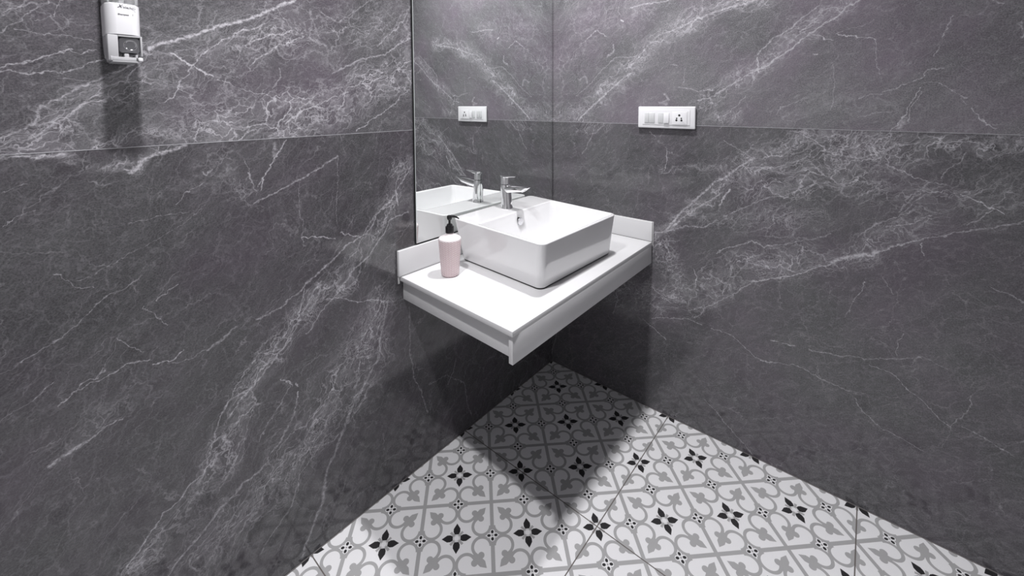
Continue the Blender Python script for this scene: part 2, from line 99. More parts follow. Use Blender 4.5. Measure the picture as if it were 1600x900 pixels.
BASE_LO = (0.066, 0.065, 0.070, 1); BASE_HI = (0.140, 0.137, 0.145, 1); VEIN = (0.46, 0.45, 0.48, 1)
class GT(NT):
    """a node group: point on the wall + running value in, larger of the running value and the veins' strength out"""
    def __init__(s, name):
        s.t = bpy.data.node_groups.new(name, 'ShaderNodeTree'); s.n = s.t.nodes; s.l = s.t.links
        s.t.interface.new_socket('P', in_out='INPUT', socket_type='NodeSocketVector')
        s.t.interface.new_socket('V', in_out='INPUT', socket_type='NodeSocketFloat')
        s.t.interface.new_socket('V', in_out='OUTPUT', socket_type='NodeSocketFloat')
        s.gi = s.n.new('NodeGroupInput'); s.go = s.n.new('NodeGroupOutput')
def chain(t, P, polys, soft):
    segs = []
    for pts, hw, k in polys:
        for (ax, ay), (bx, by) in zip(pts, pts[1:]):
            if (bx - ax) ** 2 + (by - ay) ** 2 > 1e-8: segs.append((ax, ay, bx - ax, by - ay, hw, k * soft))
    acc = 0.0
    for i in range(0, len(segs), 10):
        g = GT('veins'); p = g.gi.outputs[0]; val = g.gi.outputs[1]
        for ax, ay, dx, dy, hw, kk in segs[i:i + 10]:
            L2 = dx * dx + dy * dy
            pa = g.v('SUBTRACT', p, (ax, ay, 0))
            h = g.m('MINIMUM', g.m('MAXIMUM', g.v('DOT_PRODUCT', pa, (dx / L2, dy / L2, 0)), 0.0), 1.0)
            d = g.v('LENGTH', g.v('SUBTRACT', pa, g.v('SCALE', (dx, dy, 0), scale=h)))
            val = g.m('MAXIMUM', val, g.m('MULTIPLY_ADD', d, -kk / hw, kk))
        g.l.new(val, g.go.inputs[0])
        n = t.n.new('ShaderNodeGroup'); n.node_tree = g.t
        t.inp(n, 0, P); t.inp(n, 1, acc); acc = n.outputs[0]
    return acc
def marble(name, axis, data, seed, tone=1.0, fleck=0.30):
    ang, veins, bands = data
    t = NT(name)
    o = t.sep(t.obj())
    P = t.xyz(o[0] if axis == 'x' else o[1], o[2], 0.0)
    Pn = t.v('ADD', P, (seed * 7.3, seed * 3.1, 0))
    w1 = t.v('SUBTRACT', t.noise(Pn, 14.0, 3.0, 0.6, True, '2D'), (0.5, 0.5, 0.5))
    w2 = t.v('SUBTRACT', t.noise(Pn, 5.0, 2.0, 0.5, True, '2D'), (0.5, 0.5, 0.5))
    w4 = t.v('SUBTRACT', t.noise(Pn, 75.0, 2.0, 0.6, True, '2D'), (0.5, 0.5, 0.5))
    Pv = t.v('MULTIPLY_ADD', w4, (0.011, 0.011, 0), t.v('MULTIPLY_ADD', w1, (0.020, 0.020, 0), P))
    Pb = t.v('MULTIPLY_ADD', w2, (0.09, 0.09, 0), t.v('MULTIPLY_ADD', w1, (0.05, 0.05, 0), P))
    vein = chain(t, Pv, veins, 1.6)
    band = chain(t, Pb, bands, 1.5)
    band = t.m('MINIMUM', band, 1.15)
    # rotated coordinates along the run of the veins (world h grows to the left of the picture on the x wall, to the right on the y wall)
    a = R(180 - ang) if axis == 'x' else R(ang)
    c, s_ = math.cos(a), math.sin(a)
    def rot(vec, along, across):
        u = t.m('MULTIPLY', t.v('DOT_PRODUCT', vec, (c, s_, 0)), along)
        v = t.m('MULTIPLY', t.v('DOT_PRODUCT', vec, (-s_, c, 0)), across)
        return t.xyz(u, v, seed * 3.7)
    Pw = t.v('MULTIPLY_ADD', w1, (0.05, 0.05, 0), Pn)
    Pw = t.v('MULTIPLY_ADD', w2, (0.10, 0.10, 0), Pw)
    r1 = rot(Pw, 0.62, 1.15)
    r2 = t.v('MULTIPLY_ADD', w4, (0.016, 0.016, 0), r1)
    net1 = t.remap(t.vor(r2, 19.0), 0.0, 0.050, 1.0, 0.0)
    net2 = t.remap(t.vor(r2, 48.0), 0.0, 0.085, 1.0, 0.0)
    net4 = t.remap(t.vor(t.v('ADD', r2, (3.3, 7.7, 0)), 105.0), 0.0, 0.16, 1.0, 0.0)
    net3 = t.remap(t.vor(t.v('ADD', r2, (5.3, 1.7, 0)), 8.0), 0.0, 0.014, 1.0, 0.0)
    brk = t.remap(t.noise(r1, 14.0, 3.0, 0.65), 0.36, 0.62, 0.0, 1.0)
    brk2 = t.remap(t.noise(t.v('ADD', r1, (9, 4, 2)), 20.0, 3.0, 0.65), 0.36, 0.62, 0.0, 1.0)
    brk3 = t.remap(t.noise(t.v('ADD', r1, (2, 8, 5)), 11.0, 4.0, 0.65), 0.44, 0.64, 0.0, 1.0)
    web = t.m('ADD', t.m('MULTIPLY', net1, t.m('MULTIPLY_ADD', brk, 0.70, 0.15)), t.m('MULTIPLY', net2, t.m('MULTIPLY_ADD', brk2, 0.75, 0.05)))
    web = t.m('ADD', web, t.m('MULTIPLY', net4, t.m('MULTIPLY', brk3, 0.60)))
    cloud = t.remap(t.noise(r1, 26.0, 6.0, 0.78), 0.40, 0.72, 0.0, 1.0)
    web = t.m('MULTIPLY_ADD', cloud, 0.42, web)
    web = t.m('MULTIPLY', web, t.m('MULTIPLY_ADD', band, 0.66, 0.13))
    thin = t.m('MULTIPLY', net3, t.m('MULTIPLY', brk2, 0.26))
    jit = t.remap(t.noise(Pn, 130.0, 3.0, 0.75), 0.36, 0.62, 0.20, 1.25)
    vv = t.m('MULTIPLY', t.m('MINIMUM', vein, 1.3), jit)
    # faint short flecks
    fl = t.m('MULTIPLY', t.remap(t.noise(rot(Pn, 1.0, 2.0), 46.0, 5.0, 0.75), 0.55, 0.76, 0.0, 1.0), fleck)
    tot = t.m('ADD', t.m('ADD', t.m('MULTIPLY', vv, 0.80), web), t.m('ADD', thin, fl), clamp=True)
    st = t.noise(rot(Pw, 0.45, 1.3), 8.0, 6.0, 0.68)
    gr = t.noise(Pn, 300.0, 2.0, 0.8)
    b0 = t.m('ADD', t.remap(st, 0.28, 0.72, 0.0, 0.75), t.remap(gr, 0.3, 0.7, -0.70, 0.85), clamp=True)
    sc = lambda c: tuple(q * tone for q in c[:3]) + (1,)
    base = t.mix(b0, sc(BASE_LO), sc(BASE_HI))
    tint = t.remap(t.noise(Pn, 3.0, 3.0, 0.6), 0.42, 0.68, 0.0, 0.45)
    base = t.mix(tint, base, sc((0.130, 0.098, 0.134, 1)))
    colr = t.mix(tot, base, VEIN)
    ro = t.remap(t.noise(Pn, 12.0, 4.0, 0.6), 0.3, 0.7, 0.075, 0.115)
    return t.set(base=colr, rough=ro, ior=1.58)
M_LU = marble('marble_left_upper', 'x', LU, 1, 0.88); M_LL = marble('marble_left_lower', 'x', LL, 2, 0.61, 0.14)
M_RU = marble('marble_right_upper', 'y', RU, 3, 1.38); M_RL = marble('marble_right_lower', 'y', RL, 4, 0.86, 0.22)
M_FAR = plain('pale_wall_paint', (0.54, 0.54, 0.55), 0.6, grain=0.04, gs=5)

# ------------------------------------------------------------------ patterned floor tile
X1, Y1, TS = 0.5915, 0.5825, 0.6
def floor_material():
    t = NT('patterned_tile')
    o = t.sep(t.obj())
    a = t.m('MULTIPLY', t.m('SUBTRACT', o[0], X1), 1 / TS); b = t.m('MULTIPLY', t.m('SUBTRACT', o[1], Y1), 1 / TS)
    X = t.m('MULTIPLY', t.m('ADD', a, b), 2.0); Y = t.m('MULTIPLY', t.m('SUBTRACT', b, a), 2.0)
    x = t.m('ABSOLUTE', t.m('SUBTRACT', t.m('FRACT', X), 0.5)); y = t.m('ABSOLUTE', t.m('SUBTRACT', t.m('FRACT', Y), 0.5))
    hi = t.m('MAXIMUM', x, y); lo = t.m('MINIMUM', x, y)
    L = lambda p, q: t.v('LENGTH', t.xyz(p, q))
    S_ = lambda p, q: t.m('SUBTRACT', p, q)
    LT = lambda p, q: t.m('LESS_THAN', p, q)
    MUL = lambda p, q: t.m('MULTIPLY', p, q)
    MX = lambda p, q: t.m('MAXIMUM', p, q)
    circ = S_(L(S_(hi, 0.36), S_(lo, 0.15)), 0.105)
    sm = t.m('ADD', hi, lo)
    wedge = MX(MX(S_(0.026, lo), S_(hi, 0.36)), S_(sm, 0.455))
    din = t.m('MINIMUM', circ, wedge)
    outline = MUL(LT(0.0, din), LT(din, 0.041))
    line = LT(lo, 0.027)
    node = LT(L(S_(hi, 0.5), lo), 0.078)
    al = MUL(sm, 0.7071); pe = MUL(S_(hi, lo), 0.7071)
    leaf = MUL(LT(pe, t.m('MINIMUM', MUL(S_(al, 0.122), 0.62), 0.048)), LT(al, 0.29))
    body = LT(L(S_(hi, 0.205), S_(lo, 0.205)), 0.056)
    lobe = LT(L(S_(hi, 0.250), S_(lo, 0.158)), 0.043)
    stem = MUL(LT(pe, 0.026), MUL(LT(0.29, al), LT(al, 0.375)))
    grey = MX(MX(outline, line), MX(node, MX(MX(leaf, body), MX(lobe, stem))))
    # four-dot boss
    dx = S_(0.5, hi); dh = MX(dx, lo); dl = t.m('MINIMUM', dx, lo)
    halo = LT(L(S_(dh, 0.047), dl), 0.035)
    dot = LT(L(MUL(S_(dh, 0.049), 0.80), dl), 0.0195)
    # black star flower with four petals
    fh = S_(0.5, lo); fl = S_(0.5, hi)
    hw = t.m('MINIMUM', t.m('MINIMUM', 0.047, MUL(S_(fh, -0.006), 0.50)), MUL(S_(0.208, fh), 0.62))
    petal = MUL(LT(fl, hw), MUL(LT(0.052, fh), LT(fh, 0.205)))
    fa = MUL(t.m('ADD', fh, fl), 0.7071); fp = MUL(S_(fh, fl), 0.7071)
    tab = MUL(LT(fp, 0.017), MUL(LT(0.042, fa), LT(fa, 0.120)))
    ring = MUL(LT(0.034, L(fh, fl)), LT(L(fh, fl), 0.046))
    grey = MX(grey, MX(tab, MUL(ring, 0.5)))
    ga = MUL(t.m('ABSOLUTE', S_(t.m('FRACT', t.m('ADD', a, 0.5)), 0.5)), TS)
    gb = MUL(t.m('ABSOLUTE', S_(t.m('FRACT', t.m('ADD', b, 0.5)), 0.5)), TS)
    grout = LT(t.m('MINIMUM', ga, gb), 0.0016)
    sp = t.noise(t.obj(), 900.0, 1.0, 0.5); cl = t.noise(t.obj(), 6.0, 3.0, 0.6)
    WH = t.mix(sp, (0.68, 0.68, 0.695, 1), (0.82, 0.82, 0.835, 1))
    GR = t.mix(sp, (0.31, 0.31, 0.315, 1), (0.41, 0.41, 0.415, 1))
    GR = t.mix(t.remap(cl, 0.4, 0.7, 0.0, 0.25), GR, (0.42, 0.42, 0.42, 1))
    BK = (0.022, 0.021, 0.023, 1)
    c = t.mix(grey, WH, GR)
    c = t.mix(halo, c, WH); c = t.mix(dot, c, BK); c = t.mix(petal, c, BK)
    stain = t.remap(t.noise(t.obj(), 55.0, 4.0, 0.75), 0.70, 0.76, 0.0, 0.5)
    c = t.mix(t.m('MULTIPLY', stain, 0.35), c, (0.25, 0.24, 0.23, 1))
    c = t.mix(grout, c, (0.13, 0.115, 0.11, 1))
    return t.set(base=c, rough=0.42, spec=0.4)
M_FLOOR = floor_material()

M_WHITE = plain('white_quartz', (0.66, 0.66, 0.67), 0.32, grain=0.015, gs=600)
M_CERAMIC = plain('white_ceramic', (0.77, 0.77, 0.78), 0.16, grain=0.004, coat=1.0, crough=0.015)
M_CERAMIC.node_tree.nodes['Principled BSDF'].inputs['Coat IOR'].default_value = 1.55
M_CHROME = plain('chrome', (0.95, 0.95, 0.96), 0.045, 1.0)
M_PLASTIC = plain('white_plastic', (0.70, 0.70, 0.72), 0.28)
M_ROCKER = plain('rocker_plastic', (0.57, 0.58, 0.59), 0.30)
M_BLACK = plain('black_plastic', (0.012, 0.012, 0.013), 0.22)
M_HOLE = plain('dark_hole', (0.004, 0.004, 0.004), 0.8)
M_FOOT_RING = plain('matte_black', (0.012, 0.012, 0.013), 0.6)
M_MIRROR = plain('mirror_silver', (0.92, 0.94, 0.93), 0.0, 1.0)
M_EDGE = plain('mirror_dark_edge', (0.02, 0.022, 0.022), 0.3)
M_CEIL = plain('white_ceiling_paint', (0.55, 0.55, 0.55), 0.8)
M_INK = plain('black_ink', (0.015, 0.015, 0.017), 0.5)
M_CLEAR = plain('clear_acrylic', (0.93, 0.94, 0.95), 0.06, trans=0.85, ior=1.35)
M_FROST = plain('frosted_plastic', (0.62, 0.62, 0.64), 0.25, trans=0.35, ior=1.3)
def bottle_material():
    t = NT('pink_woven_plastic')
    o = t.sep(t.obj())
    ang = t.m('MULTIPLY', t.m('ARCTAN2', o[1], o[0]), 22 / (2 * math.pi))      # columns around the bottle
    row = t.m('MULTIPLY', o[2], 1 / 0.0062)
    wav = t.m('MULTIPLY', t.m('SINE', t.m('MULTIPLY', ang, 2 * math.pi)), 0.34)
    rr = t.m('FRACT', t.m('ADD', row, wav))
    g = t.m('ABSOLUTE', t.m('SUBTRACT', rr, 0.5))                            # 0 in the groove
    groove = t.remap(g, 0.0, 0.24, 1.0, 0.0)
    col = t.m('ABSOLUTE', t.m('SUBTRACT', t.m('FRACT', ang), 0.5))
    seam = t.remap(col, 0.0, 0.10, 0.5, 0.0)
    on = t.m('LESS_THAN', o[2], 0.121)
    gg = t.m('MULTIPLY', t.m('MAXIMUM', groove, seam), on)
    base = t.mix(on, (0.80, 0.74, 0.75, 1), (0.80, 0.69, 0.70, 1))
    c = t.mix(t.m('MULTIPLY', gg, 0.95), base, (0.50, 0.27, 0.31, 1))
    t.bump(t.m('SUBTRACT', 1.0, gg), 0.8, 0.0012)
    return t.set(base=c, rough=0.35, sss=0.0)
M_PINK = bottle_material()
def lamp_material(st):
    t = NT('lamp_diffuser'); return t.set(base=(0.9, 0.9, 0.9, 1), rough=0.5, emit=(1, 0.98, 0.99, 1), es=st)
M_DIFF = lamp_material(6.0)

# ------------------------------------------------------------------ mesh helpers (world coordinates; an object's origin is its thing's base)
def link(name, bm, mat, parent=None, origin=None, smooth=35):
    bmesh.ops.recalc_face_normals(bm, faces=bm.faces)
    L = Vector(origin) if origin is not None else (Vector(parent['_o']) if parent is not None else Vector((0, 0, 0)))
    for v in bm.verts: v.co -= L
    me = bpy.data.meshes.new(name); bm.to_mesh(me); bm.free()
    for p in me.polygons: p.use_smooth = smooth > 0
    if smooth > 0: me.set_sharp_from_angle(angle=R(smooth))
    me.materials.append(mat)
    o = bpy.data.objects.new(name, me); COL.objects.link(o)
    if parent is not None: o.parent = parent
    else: o.location = L
    o['_o'] = list(L)
    return o
def thing(name, label, cat, loc, group=None):
    o = bpy.data.objects.new(name, None); COL.objects.link(o); o.location = loc; o.empty_display_size = 0.05
    o['label'] = label; o['category'] = cat; o['_o'] = list(loc)
    if group: o['group'] = group
    return o
def structure(name, bm, mat):
    o = link(name, bm, mat, smooth=0); o['kind'] = 'structure'; return o
def box(bm, x0, x1, y0, y1, z0, z1, bev=0.0, seg=2):
    r = bmesh.ops.create_cube(bm, size=1.0)
    for v in r['verts']: v.co = Vector((x0 + (v.co.x + .5) * (x1 - x0), y0 + (v.co.y + .5) * (y1 - y0), z0 + (v.co.z + .5) * (z1 - z0)))
    if bev > 0:
        es = list({e for v in r['verts'] for e in v.link_edges})
        bmesh.ops.bevel(bm, geom=es, offset=bev, segments=seg, profile=0.5, affect='EDGES')
    return bm
def nbox(*a, **k): return box(bmesh.new(), *a, **k)
def prism(poly, z0, z1, bev=0.0, seg=2):
    bm = bmesh.new()
    lo = [bm.verts.new((x, y, z0)) for x, y in poly]; hi = [bm.verts.new((x, y, z1)) for x, y in poly]
    n = len(poly); bm.faces.new(lo[::-1]); bm.faces.new(hi)
    for i in range(n): bm.faces.new((lo[i], lo[(i + 1) % n], hi[(i + 1) % n], hi[i]))
    if bev > 0: bmesh.ops.bevel(bm, geom=list(bm.edges), offset=bev, segments=seg, profile=0.5, affect='EDGES')
    return bm
def loft(bm, loops, cap0=True, cap1=True, closed=True):
    V = [[bm.verts.new(p) for p in lp] for lp in loops]
    n = len(V[0])
    for A, B in zip(V, V[1:]):
        for i in range(n if closed else n - 1): bm.faces.new((A[i], A[(i + 1) % n], B[(i + 1) % n], B[i]))
    if cap0: bm.faces.new(V[0][::-1])
    if cap1: bm.faces.new(V[-1])
    return bm
def lathe(bm, prof, c, axis='z', n=48):
    cx, cy, cz = c; loops = []
    for r, h in prof:
        lp = []
        for i in range(n):
            a = 2 * math.pi * i / n; p, q = max(r, 1e-5) * math.cos(a), max(r, 1e-5) * math.sin(a)
            lp.append((cx + p, cy + q, cz + h) if axis == 'z' else ((cx + p, cy + h, cz + q) if axis == 'y' else (cx + h, cy + p, cz + q)))
        loops.append(lp)
    return loft(bm, loops)
def rrect(w, h, r, n=6):
    """rounded rectangle centred on 0"""
    out = []
    for (cx, cy, a0) in ((w / 2 - r, h / 2 - r, 0), (-w / 2 + r, h / 2 - r, 90), (-w / 2 + r, -h / 2 + r, 180), (w / 2 - r, -h / 2 + r, 270)):
        for i in range(n + 1):
            a = R(a0 + 90 * i / n); out.append((cx + r * math.cos(a), cy + r * math.sin(a)))
    return out

# ------------------------------------------------------------------ room shell
RX, RY, SEAM = 2.50, 2.30, 1.199
def quad(pts):
    bm = bmesh.new(); bm.faces.new([bm.verts.new(p) for p in pts]); return bm
T = 0.08
def wall(name, mats, x0, x1, y0, y1):
    """solid wall of two courses of slabs with a hairline joint between them"""
    bm = bmesh.new()
    z = [0.0, SEAM, CEIL]
    for k in range(2):
        f0 = len(bm.faces)
        box(bm, x0, x1, y0, y1, z[k], z[k + 1])
        bm.faces.ensure_lookup_table()
        for f in bm.faces[f0:]: f.material_index = k
    o = structure(name, bm, mats[0]); o.data.materials.append(mats[1]); return o
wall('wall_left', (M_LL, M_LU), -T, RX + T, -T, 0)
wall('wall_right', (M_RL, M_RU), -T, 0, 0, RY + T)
wall('wall_near', (M_FAR, M_FAR), 0, RX + T, RY, RY + T)
wall('wall_side', (M_FAR, M_FAR), RX, RX + T, 0, RY)
structure('floor', nbox(-T, RX + T, -T, RY + T, -0.06, 0.0), M_FLOOR)
structure('ceiling', nbox(-T, RX + T, -T, RY + T, CEIL, CEIL + 0.06), M_CEIL)
# pale grout hairlines: slab joint on both walls, dark joint where walls meet the floor and each other
M_JOINT = plain('pale_joint', (0.36, 0.36, 0.38), 0.6, grain=0.5, gs=30)
M_DJOINT = plain('grey_joint', (0.16, 0.15, 0.15), 0.7)
structure('trim_1', nbox(0.0006, RX, 0.0, 0.0005, SEAM - 0.0007, SEAM + 0.0007), M_JOINT)
structure('trim_2', nbox(0.0, 0.0005, 0.0006, RY, SEAM - 0.0007, SEAM + 0.0007), M_JOINT)
structure('trim_3', nbox(0.0, RX, 0.0, 0.0022, 0.0, 0.0018), M_DJOINT)
structure('trim_4', nbox(0.0, 0.0022, 0.0022, RY, 0.0, 0.0018), M_DJOINT)

# ------------------------------------------------------------------ ceiling lights
for (lx, ly, pw, rad, lab, spread) in LAMPS:
    th = thing('ceiling_light', lab, 'light', (lx, ly, CEIL))
    bm = bmesh.new()
    lathe(bm, [(rad + 0.004, 0), (rad + 0.022, 0), (rad + 0.022, -0.004), (rad + 0.016, -0.008), (rad + 0.004, -0.008), (rad + 0.004, 0)], (lx, ly, CEIL))
    link('frame', bm, M_PLASTIC, th)
    bm = bmesh.new(); lathe(bm, [(0, 0), (rad + 0.004, 0), (rad + 0.004, -0.003), (0, -0.003)], (lx, ly, CEIL))
    link('diffuser', bm, M_DIFF, th)
    ld = bpy.data.lights.new('lamp', 'AREA'); ld.shape = 'DISK'; ld.size = 2 * rad; ld.energy = pw; ld.spread = R(spread); ld.color = (1.0, 0.985, 1.0)
    lo = bpy.data.objects.new('lamp', ld); COL.objects.link(lo); lo.parent = th; lo.location = (0, 0, -0.006)

# ------------------------------------------------------------------ mirror on the left wall
MX1, MZ0, MZ1 = 0.8140, 0.8075, 2.02
mir = thing('wall_mirror', 'large frameless mirror on the left wall above the counter, reaching into the corner', 'mirror', (0.41, 0.0, MZ0))
link('mirror_backing', nbox(0.0045, MX1, 0.0008, 0.0058, MZ0, MZ1), M_EDGE, mir, smooth=0)
link('mirror_glass', nbox(0.0062, MX1 - 0.0022, 0.0058, 0.0066, MZ0 + 0.0018, MZ1 - 0.002), M_MIRROR, mir, smooth=0)
bm = nbox(MX1 - 0.0030, MX1 - 0.0018, 0.0058, 0.0072, MZ0 + 0.0018, MZ1 - 0.002)  # pale strip: the highlight along the mirror's edge, put into its colour
link('edge_highlight', bm, plain('pale_edge_highlight', (0.62, 0.66, 0.65), 0.15), mir, smooth=0)

# ------------------------------------------------------------------ floating counter
CZ = 0.716
ctr = thing('vanity_counter', 'white floating corner counter with apron panels and low upstands, fixed to both marble walls', 'counter', (0.45, 0.25, 0.62))
slab = [(0.0005, 0.0005), (0.8800, 0.0005), (0.9000, 0.5110), (0.0005, 0.5080)]
link('worktop', prism(slab, CZ - 0.016, CZ, 0.0022), M_WHITE, ctr)
def lerp(a, b, f): return a + (b - a) * f
# front apron (runs to the outer corner), side apron set back behind the overhang
link('front_panel', prism([(0.0005, 0.4895), (0.8935, 0.4925), (0.8940, 0.5065), (0.0005, 0.5035)], 0.6235, CZ - 0.0162, 0.0012), M_WHITE, ctr)
link('side_panel', prism([(0.8530, 0.0005), (0.8660, 0.0005), (0.8830, 0.4915), (0.8700, 0.4915)], 0.6330, CZ - 0.0162, 0.0010), M_WHITE, ctr)
b1 = link('upstand', nbox(0.0135, 0.8880, 0.0005, 0.0120, CZ + 0.0006, 0.8030, bev=0.0016), M_WHITE, ctr)
b2 = link('upstand', nbox(0.0005, 0.0125, 0.0005, 0.5080, CZ + 0.0006, 0.7980, bev=0.0016), M_WHITE, ctr)
bm = nbox(0.0130, 0.8800, 0.0118, 0.0128, CZ, CZ + 0.0012); box(bm, 0.0120, 0.0132, 0.0120, 0.5060, CZ, CZ + 0.0014)
link('caulk_line', bm, plain('grey_caulk', (0.10, 0.10, 0.10), 0.7), ctr, smooth=0)
bm = nbox(0.8790, 0.8860, 0.0003, 0.0030, 0.6900, CZ + 0.004, bev=0.0008)
M_SIL = plain('white_silicone', (0.62, 0.62, 0.62), 0.5)
link('silicone_bead', bm, M_SIL, ctr)
link('silicone_bead', nbox(0.0003, 0.0030, 0.5078, 0.5105, 0.6960, 0.7980, bev=0.0006), M_SIL, ctr)

# ------------------------------------------------------------------ vessel basin
ZR = 0.872
TOP = dict(br=(0.1900, 0.0150), bl=(0.6660, 0.0240), fl=(0.7000, 0.4590), fr=(0.2400, 0.4640))
BOT = dict(br=(0.2080, 0.0400), bl=(0.6440, 0.0480), fl=(0.6700, 0.4290), fr=(0.2340, 0.4400))
def bmap(s, t, zf):
    """s from the right end (0) to the left end (1), t from the wall (0) to the front (1), zf from foot (0) to rim (1)"""
    def c(k): return tuple(lerp(BOT[k][i], TOP[k][i], zf) for i in (0, 1))
    br, bl, fl, fr = c('br'), c('bl'), c('fl'), c('fr')
    return tuple(lerp(lerp(br[i], bl[i], s), lerp(fr[i], fl[i], s), t) for i in (0, 1))
def bloop(s0, s1, t0, t1, r, z, zf=None, notch=0.0, ns=28, nc=7):
    W, D = 0.468, 0.445; rs, rt = r / W, r / D
    if zf is None: zf = (z - CZ) / (ZR - CZ)
    pts = []
    def corner(cs, ct, a0):
        for i in range(nc + 1):
            a = R(a0 + 90 * i / nc); pts.append((cs + rs * math.cos(a), ct + rt * math.sin(a)))
    def side(a, b):
        for i in range(1, ns): pts.append((lerp(a[0], b[0], i / ns), lerp(a[1], b[1], i / ns)))
    corner(s1 - rs, t1 - rt, 0); side((s1 - rs, t1), (s0 + rs, t1))
    corner(s0 + rs, t1 - rt, 90); side((s0, t1 - rt), (s0, t0 + rt))
    corner(s0 + rs, t0 + rt, 180); side((s0 + rs, t0), (s1 - rs, t0))
    corner(s1 - rs, t0 + rt, 270); side((s1, t0 + rt), (s1, t1 - rt))
    out = []
    for s, t in pts:
        if notch > 0 and t < t0 + 1e-4:
            e = max(0.0, 1 - abs(s - 0.495) / 0.035); t -= notch * min(1.0, e * 2.2)
        x, y = bmap(s, t, zf); out.append((x, y, z))
    return out
DT = 0.300
outer = [bloop(0.008, 0.992, 0.008, 0.992, 0.024, CZ + 0.0030), bloop(0.0, 1, 0.0, 1, 0.026, CZ + 0.0060),
         bloop(0.0, 1, 0.0, 1, 0.026, CZ + 0.0075), bloop(0, 1, 0, 1, 0.026, CZ + 0.05), bloop(0, 1, 0, 1, 0.025, CZ + 0.10), bloop(0, 1, 0, 1, 0.024, ZR - 0.008), bloop(0, 1, 0, 1, 0.024, ZR - 0.006), bloop(0, 1, 0, 1, 0.024, ZR - 0.0035),
         bloop(0.002, 0.998, 0.002, 0.998, 0.023, ZR - 0.0012), bloop(0.006, 0.994, 0.006, 0.994, 0.021, ZR), bloop(0.0085, 0.9915, 0.0085, 0.9915, 0.020, ZR, 1)]
i0, i1, f1 = 0.022, 0.978, 0.976
inner = [bloop(i0 - .006, i1 + .006, DT - .010, f1 + .006, 0.017, ZR, 1, 0.010), bloop(i0 - .002, i1 + .002, DT - .004, f1 + .002, 0.016, ZR, 1, 0.010), bloop(i0 + .002, i1 - .002, DT + .001, f1 - .003, 0.015, ZR - 0.0014, 1, 0.014),
         bloop(i0 + .005, i1 - .005, DT + .004, f1 - .006, 0.015, ZR - 0.0045, 1, 0.018),
         bloop(i0 + .012, i1 - .012, DT + .012, f1 - .012, 0.018, ZR - 0.030, 1, 0.020), bloop(i0 + .030, i1 - .030, DT + .030, f1 - .028, 0.024, ZR - 0.070, 1, 0.010),
         bloop(i0 + .045, i1 - .045, DT + .045, f1 - .044, 0.030, ZR - 0.100, 1, 0.0), bloop(i0 + .062, i1 - .062, DT + .062, f1 - .06, 0.035, ZR - 0.113, 1),
         bloop(i0 + .10, i1 - .10, DT + .10, f1 - .10, 0.035, ZR - 0.121, 1), bloop(i0 + .18, i1 - .18, DT + .16, f1 - .17, 0.035, ZR - 0.125, 1),
         bloop(i0 + .40, i1 - .40, DT + .27, f1 - .29, 0.012, ZR - 0.128, 1)]
bas = thing('wash_basin', 'white rectangular ceramic vessel basin standing on the white counter', 'basin', (0.45, 0.24, CZ))
bm = bmesh.new(); loft(bm, outer + inner)
link('bowl', bm, M_CERAMIC, bas, smooth=50)
bm = bmesh.new(); loft(bm, [bloop(0.006, 0.994, 0.006, 0.994, 0.024, CZ + 0.0002, 0.0), bloop(0.006, 0.994, 0.006, 0.994, 0.024, CZ + 0.0034, 0.0)])
link('foot_ring', bm, M_FOOT_RING, bas)  # thin black ring beneath the foot of the bowl
# overflow cap on the back wall of the bowl
ox, oy = bmap(0.500, DT + 0.012, 1)
bm = bmesh.new(); oz = 0.833
lathe(bm, [(0, 0.0085), (0.0105, 0.0085), (0.0138, 0.0078), (0.0146, 0.0060), (0.0146, 0.0035), (0.0125, 0.0030), (0, 0.0030)], (ox, oy, oz), 'y', 40)
link('overflow_cap', bm, plain('satin_chrome', (0.62, 0.62, 0.64), 0.22, 1.0), bas)
bm = bmesh.new(); lathe(bm, [(0, 0.0034), (0.0140, 0.0034), (0.0140, -0.012), (0, -0.012)], (ox, oy, oz), 'y', 40)
link('overflow_recess', bm, M_HOLE, bas)
def text_bm(body, size, place, extrude=0.00015, shear=0.0):
    cu = bpy.data.curves.new('t', 'FONT'); cu.body = body; cu.size = size; cu.extrude = extrude; cu.align_x = 'CENTER'; cu.resolution_u = 3; cu.shear = shear
    ob = bpy.data.objects.new('t', cu); COL.objects.link(ob)
    dg = bpy.context.evaluated_depsgraph_get(); me = bpy.data.meshes.new_from_object(ob.evaluated_get(dg))
    bm = bmesh.new(); bm.from_mesh(me); bpy.data.objects.remove(ob); bpy.data.curves.remove(cu); bpy.data.meshes.remove(me)
    for v in bm.verts: v.co = place(v.co)
    return bm
# ------------------------------------------------------------------ tap
tx, ty = 0.4345, 0.0880
tap = thing('basin_tap', 'chrome single-lever mixer tap on the back deck of the basin', 'tap', (tx, ty, ZR))
def ring(cx, cy, z, rx, ry, n=40, tilt=0.0):
    return [(cx + rx * math.cos(2 * math.pi * i / n), cy + ry * math.sin(2 * math.pi * i / n), z + tilt * math.sin(2 * math.pi * i / n)) for i in range(n)]
prof = [(0.0, .0232), (0.0010, .0240), (0.0030, .0240), (0.0050, .0232), (0.020, .0222), (0.050, .0208), (0.075, .0202), (0.0940, .0202), (0.0960, .0192)]
bm = bmesh.new(); loft(bm, [ring(tx, ty - 0.006 * (h / 0.09), ZR + h, r, r) for h, r in prof])
link('tap_body', bm, M_CHROME, tap)
def sq(cx, cy, cz, w, h, r, slant=0.0, n=5):
    """rounded section in the x-z plane at cy; slant pushes the upper edge forward"""
    return [(cx + a, cy + slant * (b / h), cz + b) for a, b in rrect(w, h, r, n)]
bm = bmesh.new()
